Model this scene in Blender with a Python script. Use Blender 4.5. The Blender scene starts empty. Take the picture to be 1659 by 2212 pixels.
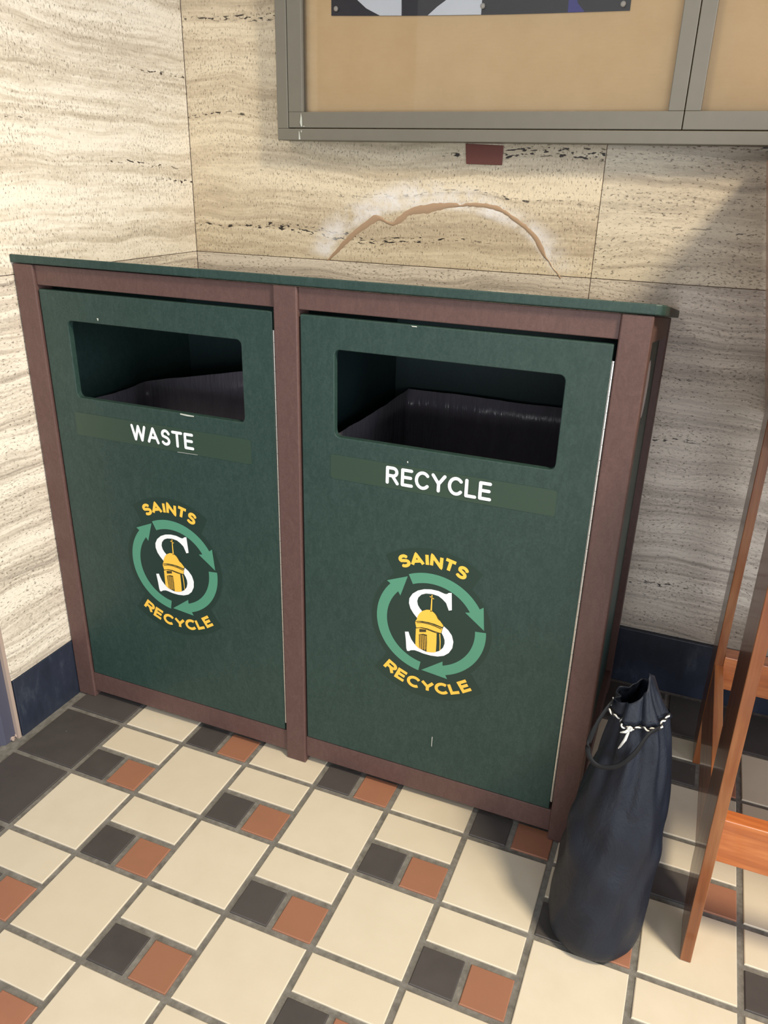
import bpy, bmesh, math, random
from mathutils import Vector, Matrix

random.seed(7)
S = bpy.context.scene
COL = S.collection
PI = math.pi

# ------------------------------------------------------------------ camera
cam_d = bpy.data.cameras.new('camera')
cam = bpy.data.objects.new('camera', cam_d)
COL.objects.link(cam)
cam.location = (1.06807, -0.94909, 1.16036)
cam.rotation_euler = (math.radians(66.60967), math.radians(-1.39907), math.radians(22.33175))
cam_d.sensor_fit = 'VERTICAL'
cam_d.sensor_height = 36.0
cam_d.lens = 1689.66 * 36.0 / 2212.0
cam_d.clip_start = 0.01
S.camera = cam

# ------------------------------------------------------------------ world, lights, exposure
world = bpy.data.worlds.new('world')
S.world = world
world.use_nodes = True
wn = world.node_tree
bg = wn.nodes['Background']
bg.inputs['Color'].default_value = (0.93, 0.95, 1.0, 1)
bg.inputs['Strength'].default_value = 0.50


def area(name, loc, target, size, energy, color, shape='DISK', size_y=None):
    d = bpy.data.lights.new(name, 'AREA')
    d.shape = shape
    d.size = size
    if size_y:
        d.size_y = size_y
    d.energy = energy
    d.color = color
    o = bpy.data.objects.new(name, d)
    COL.objects.link(o)
    o.location = loc
    v = Vector(target) - Vector(loc)
    o.rotation_euler = v.to_track_quat('-Z', 'Y').to_euler()
    return o


def spot(name, loc, target, angle, blend, radius, energy, color):
    d = bpy.data.lights.new(name, 'SPOT')
    d.spot_size = math.radians(angle)
    d.spot_blend = blend
    d.shadow_soft_size = radius
    d.energy = energy
    d.color = color
    o = bpy.data.objects.new(name, d)
    COL.objects.link(o)
    o.location = loc
    o.rotation_euler = (Vector(target) - Vector(loc)).to_track_quat('-Z', 'Y').to_euler()
    return o


spot('ceiling_downlight', (2.30, -0.74, 2.80), (0.35, 0.15, 0.20), 66, 0.9, 0.24, 400, (1.0, 0.86, 0.64))
area('left_fill', (-0.05, -2.2, 2.9), (0.1, 0.4, 0.6), 0.8, 16, (1.0, 0.94, 0.84))  # unseen soft area light, added to lift the left side
area('front_daylight_fill', (1.9, -3.6, 0.85), (0.9, 0.6, 0.6), 2.2, 70, (0.90, 0.94, 1.0), 'RECTANGLE', 1.2)  # unseen cool fill added from the front, kept low to stay out of the panes
area('side_daylight_fill', (4.6, -1.5, 1.30), (0.6, 0.4, 0.5), 1.6, 95, (0.84, 0.91, 1.0), 'RECTANGLE', 1.8)  # unseen cool fill added for daylight from the right on bag and left wall

S.view_settings.view_transform = 'Standard'
S.view_settings.look = 'None'
S.view_settings.gamma = 1.0
S.view_settings.exposure = 0.0
S.view_settings.use_curve_mapping = False


# ------------------------------------------------------------------ helpers
def tag(o, label=None, cat=None, group=None, kind=None):
    if label: o['label'] = label
    if cat: o['category'] = cat
    if group: o['group'] = group
    if kind: o['kind'] = kind
    return o


def empty(name, loc, label, cat, group=None):
    o = bpy.data.objects.new(name, None)
    o.empty_display_size = 0.05
    COL.objects.link(o)
    o.location = loc
    return tag(o, label, cat, group)


def world_loc(o):
    v = Vector(o.location)
    while o.parent:
        o = o.parent
        v = v + Vector(o.location)
    return v


def link(name, bm, mat, parent=None, smooth=False, kind=None, label=None, bevel=None, mats=None):
    """bm is in world coordinates; the object keeps its parent's origin."""
    me = bpy.data.meshes.new(name)
    off = world_loc(parent) if parent else Vector((0, 0, 0))
    bmesh.ops.recalc_face_normals(bm, faces=bm.faces)
    bmesh.ops.translate(bm, verts=bm.verts, vec=-off)
    bm.to_mesh(me)
    bm.free()
    for m in (mats or [mat]):
        me.materials.append(m)
    if smooth:
        for p in me.polygons:
            p.use_smooth = True
    o = bpy.data.objects.new(name, me)
    COL.objects.link(o)
    if parent:
        o.parent = parent
    if kind: o['kind'] = kind
    if label: o['label'] = label
    if bevel:
        b = o.modifiers.new('bevel', 'BEVEL')
        b.width = bevel
        b.segments = 2
        b.limit_method = 'ANGLE'
        b.angle_limit = math.radians(40)
    return o


def recentre(o):
    """move the origin of a parentless mesh to the middle of its base"""
    me = o.data
    xs = [v.co.x for v in me.vertices]; ys = [v.co.y for v in me.vertices]; zs = [v.co.z for v in me.vertices]
    c = Vector(((min(xs) + max(xs)) / 2, (min(ys) + max(ys)) / 2, min(zs)))
    me.transform(Matrix.Translation(-c))
    o.location = c
    return o


def box(bm, x0, x1, y0, y1, z0, z1):
    vs = [bm.verts.new(p) for p in
          [(x0, y0, z0), (x1, y0, z0), (x1, y1, z0), (x0, y1, z0), (x0, y0, z1), (x1, y0, z1), (x1, y1, z1), (x0, y1, z1)]]
    for f in [(0, 3, 2, 1), (4, 5, 6, 7), (0, 1, 5, 4), (1, 2, 6, 5), (2, 3, 7, 6), (3, 0, 4, 7)]:
        bm.faces.new([vs[i] for i in f])
    return vs


def newbox(*a):
    bm = bmesh.new()
    box(bm, *a)
    return bm


def prism(bm, pts, axis, a0, a1, mi=0):
    """extrude a 2D polygon. axis 'y': pts are (x,z); 'x': (y,z); 'z': (x,y)"""
    def P(p, a):
        if axis == 'y': return (p[0], a, p[1])
        if axis == 'x': return (a, p[0], p[1])
        return (p[0], p[1], a)
    A = [bm.verts.new(P(p, a0)) for p in pts]
    B = [bm.verts.new(P(p, a1)) for p in pts]
    fs = [bm.faces.new(A), bm.faces.new(B[::-1])]
    n = len(pts)
    for i in range(n):
        fs.append(bm.faces.new([A[i], B[i], B[(i + 1) % n], A[(i + 1) % n]]))
    for f in fs: f.material_index = mi
    return fs


def newprism(*a):
    bm = bmesh.new()
    prism(bm, *a)
    return bm


def tube(bm, pts, r, n=8, mi=0, flat=None, cap=True):
    pts = [Vector(p) for p in pts]
    rings = []
    up = Vector((0.02, 0.1, 1)).normalized()
    for i, p in enumerate(pts):
        t = (pts[min(i + 1, len(pts) - 1)] - pts[max(i - 1, 0)]).normalized()
        a = t.cross(up)
        if a.length < 1e-4: a = t.cross(Vector((1, 0, 0)))
        a.normalize()
        b = a.cross(t).normalized()
        rr = r[i] if isinstance(r, (list, tuple)) else r
        ring = []
        for k in range(n):
            w = 2 * PI * k / n
            ring.append(bm.verts.new(p + a * rr * math.cos(w) * (flat or 1) + b * rr * math.sin(w)))
        rings.append(ring)
    for i in range(len(rings) - 1):
        for k in range(n):
            f = bm.faces.new([rings[i][k], rings[i][(k + 1) % n], rings[i + 1][(k + 1) % n], rings[i + 1][k]])
            f.material_index = mi
    if cap:
        bm.faces.new(rings[0][::-1]).material_index = mi
        bm.faces.new(rings[-1]).material_index = mi


def spline(pts, n=6):
    """Catmull-Rom through the points"""
    P = [Vector(p) for p in pts]
    P = [P[0] * 2 - P[1]] + P + [P[-1] * 2 - P[-2]]
    out = []
    for i in range(1, len(P) - 2):
        for k in range(n):
            t = k / n
            a, b, c, d = P[i - 1], P[i], P[i + 1], P[i + 2]
            out.append(0.5 * ((2 * b) + (c - a) * t + (2 * a - 5 * b + 4 * c - d) * t * t + (3 * b - a - 3 * c + d) * t ** 3))
    out.append(P[-2])
    return out


# ------------------------------------------------------------------ materials
class NT:
    def __init__(self, name):
        self.m = bpy.data.materials.new(name)
        self.m.use_nodes = True
        self.t = self.m.node_tree
        self.b = self.t.nodes['Principled BSDF']

    def n(self, typ, **kw):
        nd = self.t.nodes.new(typ)
        for k, v in kw.items():
            setattr(nd, k, v)
        return nd

    def l(self, a, b):
        self.t.links.new(a, b)

    def math(self, op, a, b=None, c=None, clamp=False):
        nd = self.n('ShaderNodeMath', operation=op, use_clamp=clamp)
        for i, v in enumerate((a, b, c)):
            if v is None: continue
            if isinstance(v, (int, float)): nd.inputs[i].default_value = v
            else: self.l(v, nd.inputs[i])
        return nd.outputs[0]

    def noise(self, vec, scale, detail=4, rough=0.55, dist=0.0, out='Fac'):
        nd = self.n('ShaderNodeTexNoise')
        nd.inputs['Scale'].default_value = scale
        nd.inputs['Detail'].default_value = detail
        nd.inputs['Roughness'].default_value = rough
        nd.inputs['Distortion'].default_value = dist
        if vec is not None: self.l(vec, nd.inputs['Vector'])
        return nd.outputs[out]

    def ramp(self, fac, stops, interp='LINEAR'):
        nd = self.n('ShaderNodeValToRGB')
        cr = nd.color_ramp
        cr.interpolation = interp
        while len(cr.elements) < len(stops): cr.elements.new(0.5)
        for e, (p, c) in zip(cr.elements, stops):
            e.position = p
            e.color = (c[0], c[1], c[2], 1) if isinstance(c, (tuple, list)) else (c, c, c, 1)
        self.l(fac, nd.inputs['Fac'])
        return nd.outputs['Color']

    def mix(self, fac, a, b, blend='MIX'):
        nd = self.n('ShaderNodeMix', data_type='RGBA', blend_type=blend)
        if isinstance(fac, (int, float)): nd.inputs[0].default_value = fac
        else: self.l(fac, nd.inputs[0])
        for i, v in ((6, a), (7, b)):
            if isinstance(v, (tuple, list)): nd.inputs[i].default_value = (v[0], v[1], v[2], 1)
            else: self.l(v, nd.inputs[i])
        return nd.outputs[2]

    def comb(self, x, y, z):
        nd = self.n('ShaderNodeCombineXYZ')
        for i, v in enumerate((x, y, z)):
            if isinstance(v, (int, float)): nd.inputs[i].default_value = v
            else: self.l(v, nd.inputs[i])
        return nd.outputs[0]

    def obj(self):
        if not hasattr(self, '_tc'): self._tc = self.n('ShaderNodeTexCoord')
        return self._tc.outputs['Object']

    def xyz(self):
        s = self.n('ShaderNodeSeparateXYZ')
        self.l(self.obj(), s.inputs[0])
        return s.outputs

    def rand(self):
        return self.n('ShaderNodeObjectInfo').outputs['Random']

    def mapping(self, scale, vec=None):
        nd = self.n('ShaderNodeMapping')
        nd.inputs['Scale'].default_value = scale
        self.l(vec if vec is not None else self.obj(), nd.inputs['Vector'])
        return nd.outputs[0]

    def set(self, color=None, rough=None, metal=None, spec=None, coat=None, trans=None, ior=None, coat_rough=None, sheen=None):
        for k, v in (('Base Color', color), ('Roughness', rough), ('Metallic', metal), ('Specular IOR Level', spec),
                     ('Coat Weight', coat), ('Transmission Weight', trans), ('IOR', ior), ('Coat Roughness', coat_rough), ('Sheen Weight', sheen)):
            if v is None: continue
            if isinstance(v, (int, float)): self.b.inputs[k].default_value = v
            elif isinstance(v, tuple): self.b.inputs[k].default_value = (v[0], v[1], v[2], 1)
            else: self.l(v, self.b.inputs[k])
        return self

    def bump(self, h, strength=0.3, dist=0.002):
        nd = self.n('ShaderNodeBump')
        nd.inputs['Strength'].default_value = strength
        nd.inputs['Distance'].default_value = dist
        self.l(h, nd.inputs['Height'])
        self.l(nd.outputs[0], self.b.inputs['Normal'])


def travertine(name, along, light, mid, dark, pit=0.62, fleck='V', seed=0.0, stains=False, bandscale=1.0, lam=0.26):
    N = NT(name)
    x, y, z = N.xyz()
    s = x if along == 'x' else y
    # slow waviness of the bedding
    w = N.noise(N.comb(N.math('MULTIPLY', s, 2.2), N.math('MULTIPLY', z, 3.0), seed), 1.0, 3, 0.5)
    w2 = N.noise(N.comb(N.math('MULTIPLY', s, 9.0), N.math('MULTIPLY', z, 14.0), seed + 3), 1.0, 3, 0.5)
    zz = N.math('ADD', z, N.math('MULTIPLY', N.math('SUBTRACT', w, 0.5), 0.10))
    zz = N.math('ADD', zz, N.math('MULTIPLY', N.math('SUBTRACT', w2, 0.5), 0.010))
    b1 = N.noise(N.comb(N.math('MULTIPLY', s, 0.7), N.math('MULTIPLY', zz, 17.0 * bandscale), seed + 7), 1.0, 4, 0.6)
    b2 = N.noise(N.comb(N.math('MULTIPLY', s, 2.5), N.math('MULTIPLY', zz, 95.0 * bandscale), seed + 11), 1.0, 3, 0.6)
    b3 = N.noise(N.comb(N.math('MULTIPLY', s, 16.0), N.math('MULTIPLY', zz, 75.0), seed + 15), 1.0, 5, 0.68)
    v = N.math('ADD', N.math('MULTIPLY', b1, 0.54), N.math('ADD', N.math('MULTIPLY', b2, lam), N.math('MULTIPLY', b3, 0.50 - lam)))
    col = N.ramp(v, [(0.40, dark), (0.49, mid), (0.56, light), (0.68, tuple(min(1, c * 1.10) for c in light))])
    # narrow grey-brown beds
    beds = N.ramp(N.noise(N.comb(N.math('MULTIPLY', s, 0.5), N.math('MULTIPLY', zz, 26.0), seed + 21), 1.0, 2, 0.5),
                  [(0.60, 0.0), (0.66, 1.0)])
    col = N.mix(N.math('MULTIPLY', beds, 0.55), col, dark)
    # small flecks and pits
    if fleck == 'V':
        fv = N.comb(N.math('MULTIPLY', s, 330.0), N.math('MULTIPLY', z, 140.0), seed)
    else:
        fv = N.comb(N.math('MULTIPLY', s, 130.0), N.math('MULTIPLY', zz, 260.0), seed)
    f1 = N.noise(fv, 1.0, 2, 0.5)
    dens = N.noise(N.comb(N.math('MULTIPLY', s, 5.0), N.math('MULTIPLY', zz, 22.0), seed + 31), 1.0, 3, 0.6)
    # soft tan flecks, then fewer dark pits
    dm = N.ramp(dens, [(0.36, 0.25), (0.62, 1.0)])
    f0 = N.noise(N.comb(N.math('MULTIPLY', s, 210.0 if fleck == 'V' else 110.0), N.math('MULTIPLY', zz, 110.0 if fleck == 'V' else 240.0), seed + 5), 1.0, 3, 0.6)
    col = N.mix(N.math('MULTIPLY', N.math('MULTIPLY', N.math('SUBTRACT', f0, 0.53), 7.0, clamp=True), N.math('MULTIPLY', dm, 0.62)), col, tuple(c * 0.72 for c in dark))
    col = N.mix(N.math('MULTIPLY', N.math('MULTIPLY', N.math('SUBTRACT', 0.45, f0), 7.0, clamp=True), N.math('MULTIPLY', dm, 0.5)), col, tuple(min(1, c * 1.18) for c in light))
    th = N.math('SUBTRACT', pit + 0.105, N.math('MULTIPLY', dens, 0.14))
    fl = N.math('MULTIPLY', N.math('SUBTRACT', f1, th), 13.0, clamp=True)
    col = N.mix(N.math('MULTIPLY', fl, 0.72), col, (0.105, 0.080, 0.058))
    # lines of larger dark holes
    hl = N.ramp(N.noise(N.comb(N.math('MULTIPLY', s, 0.9), N.math('MULTIPLY', zz, 20.0), seed + 41), 1.0, 1, 0.5),
                [(0.655, 0.0), (0.68, 1.0)])
    hp = N.noise(N.comb(N.math('MULTIPLY', s, 62.0), N.math('MULTIPLY', zz, 190.0), seed + 43), 1.0, 2, 0.5)
    hole = N.math('MULTIPLY', N.math('MULTIPLY', N.math('SUBTRACT', hp, 0.56), 20.0, clamp=True), hl)
    col = N.mix(hole, col, (0.035, 0.028, 0.024))
    # pale scratches
    sc = N.math('MULTIPLY', N.math('SUBTRACT', N.noise(N.comb(N.math('MULTIPLY', s, 200.0), N.math('MULTIPLY', z, 50.0), seed + 50), 1.0, 2), 0.67), 12.0, clamp=True)
    col = N.mix(N.math('MULTIPLY', sc, 0.5), col, tuple(min(1, c * 1.25) for c in light))
    if stains:
        # white efflorescence round the repaired arch-shaped crack
        dx = N.math('DIVIDE', N.math('SUBTRACT', s, 0.470), 0.285)
        dz = N.math('DIVIDE', N.math('SUBTRACT', z, 0.955), 0.148)
        d = N.math('SQRT', N.math('ADD', N.math('MULTIPLY', dx, dx), N.math('MULTIPLY', dz, dz)))
        dr = N.math('ADD', d, N.math('ADD', N.math('MULTIPLY', N.math('ADD', dx, 0.1, clamp=True), 0.20), N.math('MULTIPLY', N.math('SUBTRACT', -0.35, dx, clamp=True), 0.22)))
        mr = N.n('ShaderNodeMapRange', interpolation_type='SMOOTHSTEP')
        N.l(d, mr.inputs[0]); mr.inputs[1].default_value = 0.88; mr.inputs[2].default_value = 0.98
        mo = N.n('ShaderNodeMapRange', interpolation_type='SMOOTHSTEP')
        N.l(dr, mo.inputs[0]); mo.inputs[1].default_value = 1.13; mo.inputs[2].default_value = 1.40
        mo.inputs[3].default_value = 1.0; mo.inputs[4].default_value = 0.0
        above = N.math('MULTIPLY', N.math('SUBTRACT', z, 0.968), 60.0, clamp=True)
        nz = N.math('MULTIPLY', N.math('SUBTRACT', N.noise(N.comb(N.math('MULTIPLY', s, 14.0), N.math('MULTIPLY', z, 12.0), 2.0), 1.0, 5, 0.7), 0.36), 4.5, clamp=True)
        st = N.math('MULTIPLY', N.math('MULTIPLY', mr.outputs[0], mo.outputs[0]), N.math('MULTIPLY', above, nz))
        col = N.mix(N.math('MULTIPLY', st, 0.85), col, (0.80, 0.78, 0.78))
    N.set(color=col, rough=0.42, spec=0.35)
    h = N.math('SUBTRACT', 1.0, N.math('MAXIMUM', N.math('MULTIPLY', fl, 0.6), hole))
    N.bump(h, 0.5, 0.0015)
    return N.m


M = {}
M['trav_left'] = travertine('travertine_left', 'y', (0.80, 0.735, 0.62), (0.66, 0.585, 0.47), (0.46, 0.39, 0.295), 0.575, 'V', 3.0)
M['trav_left_low'] = travertine('travertine_left_low', 'y', (0.80, 0.735, 0.62), (0.62, 0.55, 0.45), (0.37, 0.32, 0.265), 0.575, 'H', 9.0, bandscale=1.2, lam=0.38)
M['trav_back'] = travertine('travertine_back', 'x', (0.68, 0.585, 0.43), (0.56, 0.465, 0.33), (0.42, 0.34, 0.24), 0.575, 'V', 17.0, stains=True)
M['trav_back_right'] = travertine('travertine_back_right', 'x', (0.67, 0.59, 0.45), (0.54, 0.465, 0.35), (0.38, 0.32, 0.245), 0.57, 'H', 23.0)
M['trav_low'] = travertine('travertine_low', 'x', (0.66, 0.59, 0.495), (0.52, 0.455, 0.38), (0.345, 0.30, 0.25), 0.575, 'H', 31.0, bandscale=1.5, lam=0.40)


def tile_mat(name, c0, c1, mott, rough, spec=0.4, specks=False):
    N = NT(name)
    r = N.rand()
    base = N.mix(r, c0, c1)
    o = N.n('ShaderNodeVectorMath', operation='ADD')
    N.l(N.obj(), o.inputs[0])
    k = N.comb(N.math('MULTIPLY', r, 17.0), N.math('MULTIPLY', r, 31.0), 0.0)
    N.l(k, o.inputs[1])
    n1 = N.noise(o.outputs[0], 16.0, 4, 0.6)
    n2 = N.noise(o.outputs[0], 120.0, 3, 0.6)
    f = N.ramp(n1, [(0.35, 0.0), (0.70, 1.0)])
    col = N.mix(N.math('MULTIPLY', f, 0.5), base, mott)
    sp = N.math('MULTIPLY', N.math('SUBTRACT', n2, 0.72), 9.0, clamp=True)
    col = N.mix(N.math('MULTIPLY', sp, 0.35), col, tuple(c * 0.55 for c in mott))
    if specks:
        n3 = N.noise(N.mapping((1.0, 0.45, 1.0), o.outputs[0]), 95.0, 2, 0.5)
        col = N.mix(N.math('MULTIPLY', N.math('SUBTRACT', n3, 0.755), 30.0, clamp=True), col, (0.42, 0.42, 0.40))
    N.set(color=col, rough=N.math('ADD', rough, N.math('MULTIPLY', n1, 0.15)), spec=spec)
    N.bump(n1, 0.12, 0.002)
    return N.m


M['cream'] = tile_mat('cream_quarry_tile', (0.610, 0.538, 0.415), (0.635, 0.568, 0.452), (0.568, 0.498, 0.378), 0.40)
M['dark'] = tile_mat('black_quarry_tile', (0.050, 0.044, 0.042), (0.066, 0.058, 0.056), (0.080, 0.072, 0.068), 0.45, 0.4, True)
M['brown'] = tile_mat('terracotta_quarry_tile', (0.29, 0.130, 0.075), (0.34, 0.150, 0.090), (0.265, 0.118, 0.070), 0.5)

N = NT('grout')
n = N.noise(N.obj(), 60.0, 5, 0.7)
n2 = N.noise(N.obj(), 9.0, 3, 0.6)
N.set(color=N.mix(N.math('MULTIPLY', n2, 0.7), N.ramp(n, [(0.3, (0.10, 0.094, 0.080)), (0.5, (0.19, 0.178, 0.155)), (0.72, (0.30, 0.288, 0.262))]), (0.155, 0.150, 0.142)), rough=0.9, spec=0.2)
N.bump(n, 0.5, 0.002)
M['grout'] = N.m


def plastic(name, c, wisp, rough=0.5):
    N = NT(name)
    v = N.mapping((1, 1, 1))
    n1 = N.noise(v, 300.0, 4, 0.7, 0.4)
    n2 = N.noise(N.mapping((1.0, 1.0, 0.45)), 85.0, 4, 0.65, 1.2)
    n3 = N.noise(v, 7.0, 3, 0.6)
    f = N.math('ADD', N.math('MULTIPLY', n1, 0.5), N.math('MULTIPLY', n2, 0.5))
    fac = N.ramp(f, [(0.42, 0.0), (0.66, 1.0)])
    col = N.mix(fac, c, wisp)
    col = N.mix(N.math('MULTIPLY', n3, 0.25), col, tuple(k * 1.25 for k in c))
    N.set(color=col, rough=rough, spec=0.4)
    N.bump(f, 0.25, 0.0008)
    return N.m


M['green'] = plastic('green_recycled_lumber', (0.0165, 0.040, 0.0335), (0.032, 0.062, 0.0535))
M['brownp'] = plastic('brown_recycled_lumber', (0.088, 0.047, 0.041), (0.118, 0.067, 0.058), 0.55)
M['green_in_shaded'] = plastic('green_inside_shaded', (0.010, 0.024, 0.024), (0.014, 0.032, 0.031), 0.6)  # darker copy of the green; the interior's shade is put into its colour


def flat(name, c, rough=0.45, spec=0.4, metal=0.0):
    N = NT(name)
    n = N.noise(N.obj(), 40.0, 3)
    N.set(color=N.mix(N.math('MULTIPLY', n, 0.3), c, tuple(k * 0.9 for k in c)), rough=rough, spec=spec, metal=metal)
    return N.m


M['label'] = flat('label_green_vinyl', (0.031, 0.059, 0.040), 0.42)
M['label_dark'] = flat('emblem_green_vinyl', (0.0165, 0.0385, 0.030), 0.42)
M['edge'] = flat('vinyl_edge', (0.024, 0.052, 0.043), 0.4)
M['white'] = flat('white_vinyl', (0.86, 0.88, 0.90), 0.4)
M['yellow'] = flat('yellow_vinyl', (0.90, 0.54, 0.075), 0.4)
M['arrow'] = flat('light_green_vinyl', (0.085, 0.275, 0.180), 0.4)
M['ink'] = flat('dark_ink', (0.055, 0.045, 0.016), 0.5)
M['scuff'] = flat('scuff', (0.50, 0.52, 0.46), 0.7)
M['alu'] = flat('aluminium', (0.80, 0.78, 0.72), 0.32, 0.5, 0.85)
M['black'] = flat('black_void', (0.012, 0.012, 0.012), 0.7)

N = NT('baseboard_slate')
n = N.noise(N.mapping((4, 4, 1.6)), 5.0, 6, 0.7)
n2 = N.noise(N.obj(), 150.0, 3, 0.6)
c = N.ramp(n, [(0.3, (0.016, 0.021, 0.034)), (0.55, (0.024, 0.031, 0.050)), (0.78, (0.075, 0.088, 0.115))])
c = N.mix(N.math('MULTIPLY', N.math('SUBTRACT', n2, 0.70), 8.0, clamp=True), c, (0.12, 0.13, 0.15))
N.set(color=c, rough=0.32, spec=0.5)
M['slate'] = N.m

N = NT('taupe_metal')
n = N.noise(N.obj(), 30.0, 3)
N.set(color=N.mix(n, (0.140, 0.130, 0.104), (0.165, 0.153, 0.124)), rough=0.42, spec=0.5)
M['taupe'] = N.m

N = NT('tan_board')
n = N.noise(N.obj(), 14.0, 5, 0.6)
n2 = N.noise(N.mapping((40, 1, 260)), 1.0, 3, 0.6)
N.set(color=N.mix(N.math('ADD', N.math('MULTIPLY', n, 0.7), N.math('MULTIPLY', n2, 0.3)), (0.70, 0.465, 0.225), (0.86, 0.625, 0.345)), rough=0.85, spec=0.15)
M['tan'] = N.m

N = NT('clear_glass')
t = N.t
tr = N.n('ShaderNodeBsdfTransparent')
gl = N.n('ShaderNodeBsdfGlossy')
gl.inputs['Roughness'].default_value = 0.02
fr = N.n('ShaderNodeFresnel')
fr.inputs['IOR'].default_value = 1.5
mx = N.n('ShaderNodeMixShader')
N.l(fr.outputs[0], mx.inputs[0]); N.l(tr.outputs[0], mx.inputs[1]); N.l(gl.outputs[0], mx.inputs[2])
N.l(mx.outputs[0], t.nodes['Material Output'].inputs['Surface'])
M['glass'] = N.m

M['poster_black'] = flat('poster_black', (0.030, 0.027, 0.028), 0.4)
M['poster_white'] = flat('poster_white', (0.80, 0.83, 0.86), 0.4)
M['poster_blue'] = flat('poster_blue', (0.055, 0.050, 0.24), 0.4)
M['pin'] = flat('pin_plastic', (0.50, 0.46, 0.40), 0.3)
M['redtag'] = flat('dull_red_paint', (0.17, 0.050, 0.035), 0.5)
M['filler'] = flat('brown_filler', (0.40, 0.275, 0.180), 0.8, 0.2)
M['frame_blue'] = flat('blue_grey_paint', (0.078, 0.080, 0.115), 0.4)
M['mortar'] = flat('pinkish_mortar', (0.40, 0.31, 0.26), 0.9, 0.2)
M['paper'] = flat('white_paper', (0.78, 0.78, 0.80), 0.7, 0.2)

N = NT('liner_plastic')
n = N.noise(N.mapping((1, 1, 0.3)), 22.0, 4, 0.6, 1.5)
N.set(color=N.mix(n, (0.14, 0.125, 0.145), (0.23, 0.205, 0.235)), rough=0.24, spec=0.6)
N.bump(N.noise(N.mapping((1, 1, 0.12)), 60.0, 3, 0.6, 1.0), 0.6, 0.006)
M['liner'] = N.m

N = NT('navy_nylon')
n = N.noise(N.obj(), 900.0, 2)
n2 = N.noise(N.mapping((1, 1, 0.5)), 26.0, 4, 0.6, 0.8)
N.set(color=N.mix(n2, (0.0038, 0.0058, 0.011), (0.009, 0.0135, 0.026)), rough=0.52, spec=0.34)
N.bump(N.math('ADD', N.math('MULTIPLY', n, 0.15), n2), 0.55, 0.006)
M['nylon'] = N.m
M['strap'] = flat('black_webbing', (0.007, 0.0075, 0.009), 0.6, 0.25)
M['cordw'] = flat('white_cord', (0.78, 0.78, 0.74), 0.7)
M['cordb'] = flat('black_cord', (0.01, 0.01, 0.012), 0.7)


def wood(name, axis, k=1.0):
    N = NT(name)
    sc = {'x': (3, 40, 40), 'y': (40, 3, 40), 'z': (40, 40, 3)}[axis]
    n1 = N.noise(N.mapping(sc), 1.0, 5, 0.6, 1.2)
    n2 = N.noise(N.mapping(tuple(k * 0.35 for k in sc)), 1.0, 4, 0.6, 2.5)
    f = N.math('ADD', N.math('MULTIPLY', n1, 0.45), N.math('MULTIPLY', n2, 0.55))
    col = N.ramp(f, [(0.30, (0.24 * k, 0.062 * k, 0.018 * k)), (0.47, (0.42 * k, 0.125 * k, 0.034 * k)), (0.62, (0.58 * k, 0.220 * k, 0.070 * k)), (0.75, (0.68 * k, 0.30 * k, 0.110 * k))])
    N.set(color=col, rough=0.38, spec=0.5, coat=0.6, coat_rough=0.10)
    return N.m


M['wood_x'] = wood('stained_wood_x', 'x')
M['wood_y'] = wood('stained_wood_y', 'y')
M['wood_z_shaded'] = wood('stained_wood_z_shaded', 'z', 0.44)  # darker wood for the legs; the rear leg's shadow is put into this tone

# ------------------------------------------------------------------ floor
CELL = 0.162
DX = {-1: 3.8, 0: 0.1, 1: -1.4, 2: -3.4, 3: -3.1, 4: -1.5, 5: -1.3, 6: 0.1, 7: 3.2, 8: 1.5}
DY = {-2: -2.1, -1: 0.6, 0: 3.6, 1: 5.0, 2: 0.9, 3: -3.5, 4: -3.6, 5: -3.6}
XL = lambda i: i * CELL + DX.get(i, 0.0) / 1000
YL = lambda j: j * CELL + DY.get(j, 0.0) / 1000
G = 0.0112
WALL_L, WALL_B = -0.1762, 0.826
BB_L, BB_B = -0.1748, 0.815

bm = newbox(-0.32, 4.2, -4.2, 0.90, -0.06, -0.0035)
floor = link('floor', bm, M['grout'], kind='structure')
recentre(floor)
floor['label'] = 'quarry tile floor of cream, black and terracotta tiles in grey grout'


def tile_mesh(name, w, d, mat):
    bm = bmesh.new()
    e = 0.0014
    lv = []
    for (k, z) in ((0, -0.006), (0, -0.0012), (e, 0.0)):
        lv.append([bm.verts.new((sx * (w / 2 - k), sy * (d / 2 - k), z)) for sx, sy in ((-1, -1), (1, -1), (1, 1), (-1, 1))])
    for a in range(2):
        for k in range(4):
            bm.faces.new([lv[a][k], lv[a][(k + 1) % 4], lv[a + 1][(k + 1) % 4], lv[a + 1][k]])
    bm.faces.new(lv[2])
    bm.normal_update()
    me = bpy.data.meshes.new(name)
    bm.to_mesh(me)
    bm.free()
    me.materials.append(mat)
    return me


BIG = CELL - G
HALF = (CELL - 2 * G) / 2
TM = {('cream_tile', 'big'): tile_mesh('cream_tile_square', BIG, BIG, M['cream']),
      ('cream_tile', 'rect'): tile_mesh('cream_tile_oblong', BIG, HALF, M['cream']),
      ('black_tile', 'small'): tile_mesh('black_tile_small', HALF, HALF, M['dark']),
      ('terracotta_tile', 'small'): tile_mesh('terracotta_tile_small', HALF, HALF, M['brown']),
      ('black_tile', 'big'): tile_mesh('black_tile_square', BIG, BIG, M['dark'])}
DIM = {'big': (BIG, BIG), 'rect': (BIG, HALF), 'small': (HALF, HALF)}
fl_off = Vector(floor.location)


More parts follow.
